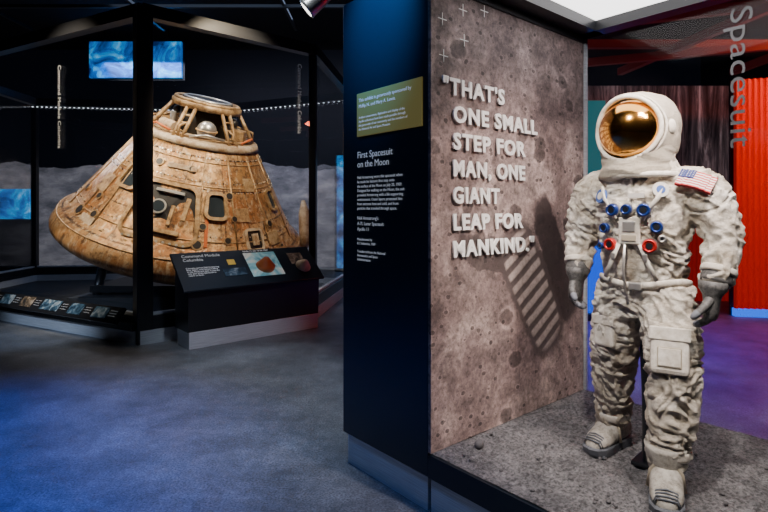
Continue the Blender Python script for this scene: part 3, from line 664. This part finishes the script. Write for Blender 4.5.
while x<LL-.5:
    w=random.choice([.28,.4,.5]); b.box((x+w/2,.01,.018),(w,.15,.006),(M_pic2,M_pic3,M_pic2,M_pic2)[k%4],T=Rm)
    for r_ in range(3): b.box((x+w+.10,.05-.035*r_,.018),(.13,.007,.004),M_dimtxt,T=Rm)
    x+=w+.22; k+=1
b.obj("reading_rail",cc)
b=MB()
wallbox(b,p0+nn*.12,p1+nn*.12,.17,.26,.06,M_black); b.obj("rail_support",cc)
b=MB()
for k in range(46):
    a=Vector((-8.0,12.1,0)).lerp(Vector((-3.6,12.7,0)),k/45); b.box((a.x,a.y-.08,HTOP-.16),(.03,.02,.015),M_led)
for k in range(26):
    a=Vector((-3.6,12.7,0)).lerp(Vector((-.7,11.4,0)),k/25); b.box((a.x-.04,a.y-.08,HTOP-.16),(.03,.02,.015),M_led)
b.obj("led_strip",cc)
T_=frame((-1.30,7.965,3.86),(0,0,-1),(.752,.659,0)); text("title_right","Command Module Columbia",.10,M_dimtxt,M=T_,parent=cc,width=1.05)
T_=frame((p0.lerp(p1,.69)+nn*.03+Vector((0,0,3.66))),(0,0,-1),d); text("title_left","Command Module Columbia",.10,M_dimtxt,M=T_,parent=cc,width=1.15)
b=MB(); b.tube([(-1.42,9.4,.06),(-1.42,9.4,1.0),(-1.42,9.4,1.05)],[.04,.04,.04],M_black,12); b.tube([(-1.42,9.4,.95),(-1.40,9.4,1.15),(-1.42,9.4,1.6),(-1.44,9.4,1.82)],[.05,.11,.10,.03],M_capwhite,20); b.obj("umbilical_cover",cc)

# ---------------------------------------------------------------- kiosk
KL=1.84
kio=empty("information_kiosk",(-2.31,6.22,0),(0,0,math.atan2(.659,.752)))
b=MB(); b.box((KL/2,.18,.10),(KL-.02,.38,.20),M_steel,bev=.004); b.obj("steel_base",kio)
b=MB()
sec=[(0.0,.20),(-.02,.66),(-.02,.72),(.40,1.10),(.42,1.06),(.42,.20)]
b.loft([[Vector((x,y,z)) for y,z in sec] for x in (0,KL)],M_black,smooth=False); b.obj("body",kio)
KT=frame((-.03,-.075,.725),(1,0,0),(0,.48,.42))
b=MB(); b.box((KL/2,.27,.0),(KL+.12,.62,.03),M_signface,T=KT,bev=.006); b.obj("slanted_top",kio)
b=MB(); b.box((1.10,.30,.018),(.46,.42,.006),M_pic1,T=KT); b.box((1.62,.36,.018),(.22,.2,.006),M_pic3,T=KT); b.box((.66,.20,.018),(.30,.12,.006),M_pic2,T=KT); b.box((.66,.37,.018),(.10,.09,.006),M_yellow,T=KT)
b.obj("printed_photos",kio)
b=MB(); b.tube([(1.66,.2,.02),(1.66,.2,.03),(1.66,.2,.11),(1.66,.2,.13)],[.11,.11,.045,.025],M_capwhite,24,T=KT); b.tube([(1.10,.26,.02),(1.10,.26,.04),(1.10,.30,.11),(1.10,.31,.13)],[.13,.13,.05,.03],M_orange,24,T=KT); b.obj("touch_models",kio)
def kt(name,body,size,x,y):
    t=text(name,body,size,M_whitetxt); t.parent=kio; t.matrix_local=KT@Matrix.Translation((x,y,.018))
kt("kiosk_title","Command Module\nColumbia",.065,.06,.49)
kt("kiosk_body","Columbia carried Neil Armstrong,\nBuzz Aldrin, and Michael Collins\nto the Moon and back. It was the\nonly part of the spacecraft to\nreturn to Earth.",.030,.06,.30)
kt("kiosk_caption","Apollo 11, July 16-24, 1969",.034,.88,.535)

# ---------------------------------------------------------------- surroundings, right side
rw=empty("red_corrugated_partition")
def ribs(p0,p1,z0,z1,n_,mt,name,parent,dep=.035):
    b=MB(); p0=Vector((*p0,0)); p1=Vector((*p1,0)); d=(p1-p0)/n_; nn=Vector((d.y,-d.x,0)).normalized(); top=[];bot=[]
    for i in range(n_*4+1):
        t=i/4; off=(0,dep,dep,0)[i%4]; p=p0+d*t+nn*off; bot.append((p.x,p.y,z0)); top.append((p.x,p.y,z1))
    k=len(bot); b.add(bot+top,[(i,i+1,k+i+1,k+i) for i in range(k-1)],mt); return b.obj(name,parent)
ribs((5.45,8.23),(8.7,7.6),.12,3.68,40,M_redrib,"ribbed_sheet",rw,.05)
b=MB(); wallbox(b,(5.45,8.23),(8.7,7.6),0,.12,.12,M_bluelight); b.obj("blue_base_light",rw)
b=MB(); wallbox(b,(5.45,8.33),(8.7,7.70),0,3.68,.05,M_wall); b.obj("backing",rw)
mu=empty("photo_mural_wall")
b=MB(); b.box((4.3,9.6,2.95),(4.6,.08,1.9),M_photo); b.box((4.3,9.67,1.95),(4.7,.05,3.9),M_wall); b.obj("photo_mural",mu)
ribs((2.0,9.58),(6.6,9.58),0.0,2.0,56,M_redrib2,"lower_ribbed_cladding",mu,.05)
b=MB(); b.box((3.08,8.0,2.35),(.52,.10,1.9),M_teal,bev=.01); b.box((3.08,8.0,.75),(.56,.10,1.3),M_bluepanel,bev=.01); b.box((3.08,8.0,.05),(.7,.3,.1),M_black); b.obj("backlit_graphic_column")
b=MB(); b.box((0.0,13.9,1.6),(1.0,.1,3.0),M_screenblue); b.box((0.0,13.98,1.6),(1.2,.05,3.2),M_black); b.obj("video_wall")
b=MB()
for (p,q_,z) in (((2.4,8.9),(8.5,6.6),3.98),((2.6,7.4),(8.5,5.2),4.15),((4.2,9.4),(4.9,5),4.05),((6.2,9.4),(6.4,5),4.05),((2.4,8.0),(8.6,8.0),4.1)):
    wallbox(b,p,q_,z,z+.12,.10,M_redbeam)
b.obj("red_ceiling_truss")
b=MB(); b.box((5.6,6.9,4.45),(6.4,5.2,.08),M_ceil); b.obj("dropped_ceiling")
b=MB(); b.box((-6.2,13.2,5.4),(2.3,.08,.9),M_screenblue); b.box((-6.2,13.26,5.4),(2.4,.04,1.0),M_black); b.tube([(-7,13.25,5.8),(-7,13.25,6.2)],.02,M_black,8); b.tube([(-5.4,13.25,5.8),(-5.4,13.25,6.2)],.02,M_black,8); b.obj("hanging_video_screen")
b=MB(); b.box((-9.6,13.2,1.8),(1.5,.08,.75),M_screenblue); b.box((-9.6,13.27,.9),(1.6,.06,1.8),M_black); b.obj("video_screen")
b=MB()
for y in (5.0,7.5,10.5): b.box((-3.5,y,5.7),(14,.06,.06),M_black)
for x_ in (-8,-5,-2): b.box((x_,7.5,5.75),(.06,9,.06),M_black)
b.obj("lighting_grid")
def fixture(p,aim,name="ceiling_spotlight"):
    p=Vector(p); aim=Vector(aim); d=(aim-p).normalized(); b=MB()
    b.tube([p-d*.16,p-d*.14,p+d*.08,p+d*.10],[.05,.07,.085,.09],M_alu,20); b.tube([p+d*.085,p+d*.102],[.07,.07],M_lamp,20)
    b.tube([p-d*.02+Vector((0,0,.07)),p+Vector((0,0,.35))],[.012]*2,M_black,8); b.obj(name)
fixture((-.60,4.6,3.46),(-3.5,4.6,1)); 
b=MB(); b.box((-.58,4.6,3.84),(1.4,.06,.06),M_black); b.tube([(-1.2,4.6,3.8),(-1.2,4.6,6.2)],.015,M_black,8); b.tube([(.05,4.6,3.8),(.05,4.6,6.2)],.015,M_black,8); b.obj("lighting_track")

# ---------------------------------------------------------------- lights
def spot(p,aim,e,col,size=45,blend=.5,r=.08):
    l=D.lights.new("spot",'SPOT'); l.energy=e; l.color=col; l.spot_size=rad(size); l.spot_blend=blend; l.shadow_soft_size=r
    o=D.objects.new("spot_light",l); o.location=p; o.rotation_euler=(Vector(aim)-Vector(p)).to_track_quat('-Z','Y').to_euler(); S.collection.objects.link(o)
def area(p,aim,e,col,sx,sy):
    l=D.lights.new("area",'AREA'); l.energy=e; l.color=col; l.shape='RECTANGLE'; l.size=sx; l.size_y=sy
    o=D.objects.new("area_light",l); o.location=p; o.rotation_euler=(Vector(aim)-Vector(p)).to_track_quat('-Z','Y').to_euler(); S.collection.objects.link(o)
warm=(1,.82,.58)
spot((-4.8,5.6,4.9),(-3.9,8.2,1.7),1300,warm,55)
spot((-1.0,6.0,5.0),(-2.9,8.3,1.8),1150,warm,50)
spot((-3.4,7.6,5.6),(-3.2,8.8,3.0),350,(1,.90,.75),60)
spot((-6.4,9.5,4.0),(-4.0,9.0,1.6),250,(.8,.85,1),70)
# suit
spot((.15,1.2,3.6),(1.3,2.6,1.35),470,(1,.91,.79),42)
spot((1.9,1.0,3.4),(1.35,2.6,1.1),90,(1,.93,.85),50)
spot((1.5,1.75,2.86),(1.35,2.6,1.0),40,(1,.95,.9),80)
# quote wall
spot((1.35,1.9,2.85),(.95,3.4,1.1),165,(1,.83,.74),80,.8)
# floor pools
spot((-3.4,2.6,5.5),(-2.9,3.1,0),1900,(.01,.12,1.0),50,.9)
spot((-.8,3.6,5.6),(-1.2,4.6,0),720,(.80,.90,1),42,.9)
spot((-1.0,1.0,5.5),(-.9,2.0,0),420,(.1,.3,1.0),40,.9)
spot((-.45,2.65,3.5),(-.05,3.15,2.9),300,(.02,.35,1),50,1.0,.03)
spot((-1.5,1.5,4.5),(-.1,3.1,1.2),70,(.3,.5,1),50,.9)
area((-3,9.5,5.8),(-3,9.5,0),80,(.5,.65,1),5,4)
area((-2,12.9,5.2),(-2,15,1.8),140,(.75,.78,1),10,.5)
spot((-5.5,3.5,3.0),(-4.6,7.4,.1),520,(.6,.75,1),30,.9)
spot((-.8,4.3,3.0),(-1.9,6.5,.1),190,(.8,.88,1),36,.9)
# right zone
area((6.8,6.3,4.2),(6.8,8.0,1.6),150,(1,.14,.06),3,.5)
spot((4.4,6.2,4.2),(3.8,6.0,0),700,(.18,.07,1.0),80,.8)
spot((2.2,7.2,4.2),(2.3,6.8,0),700,(.02,.10,1.0),60,.8)

w=D.worlds.new("World"); S.world=w; w.use_nodes=True
w.node_tree.nodes["Background"].inputs[0].default_value=(.3,.4,.6,1); w.node_tree.nodes["Background"].inputs[1].default_value=0.045

cam=D.cameras.new("Camera"); co=D.objects.new("Camera",cam); S.collection.objects.link(co)
co.location=(0,0,H); co.rotation_euler=(rad(90),0,0); cam.sensor_width=36; cam.lens=36*528/768; cam.shift_y=-46/768; cam.clip_start=.05
S.camera=co
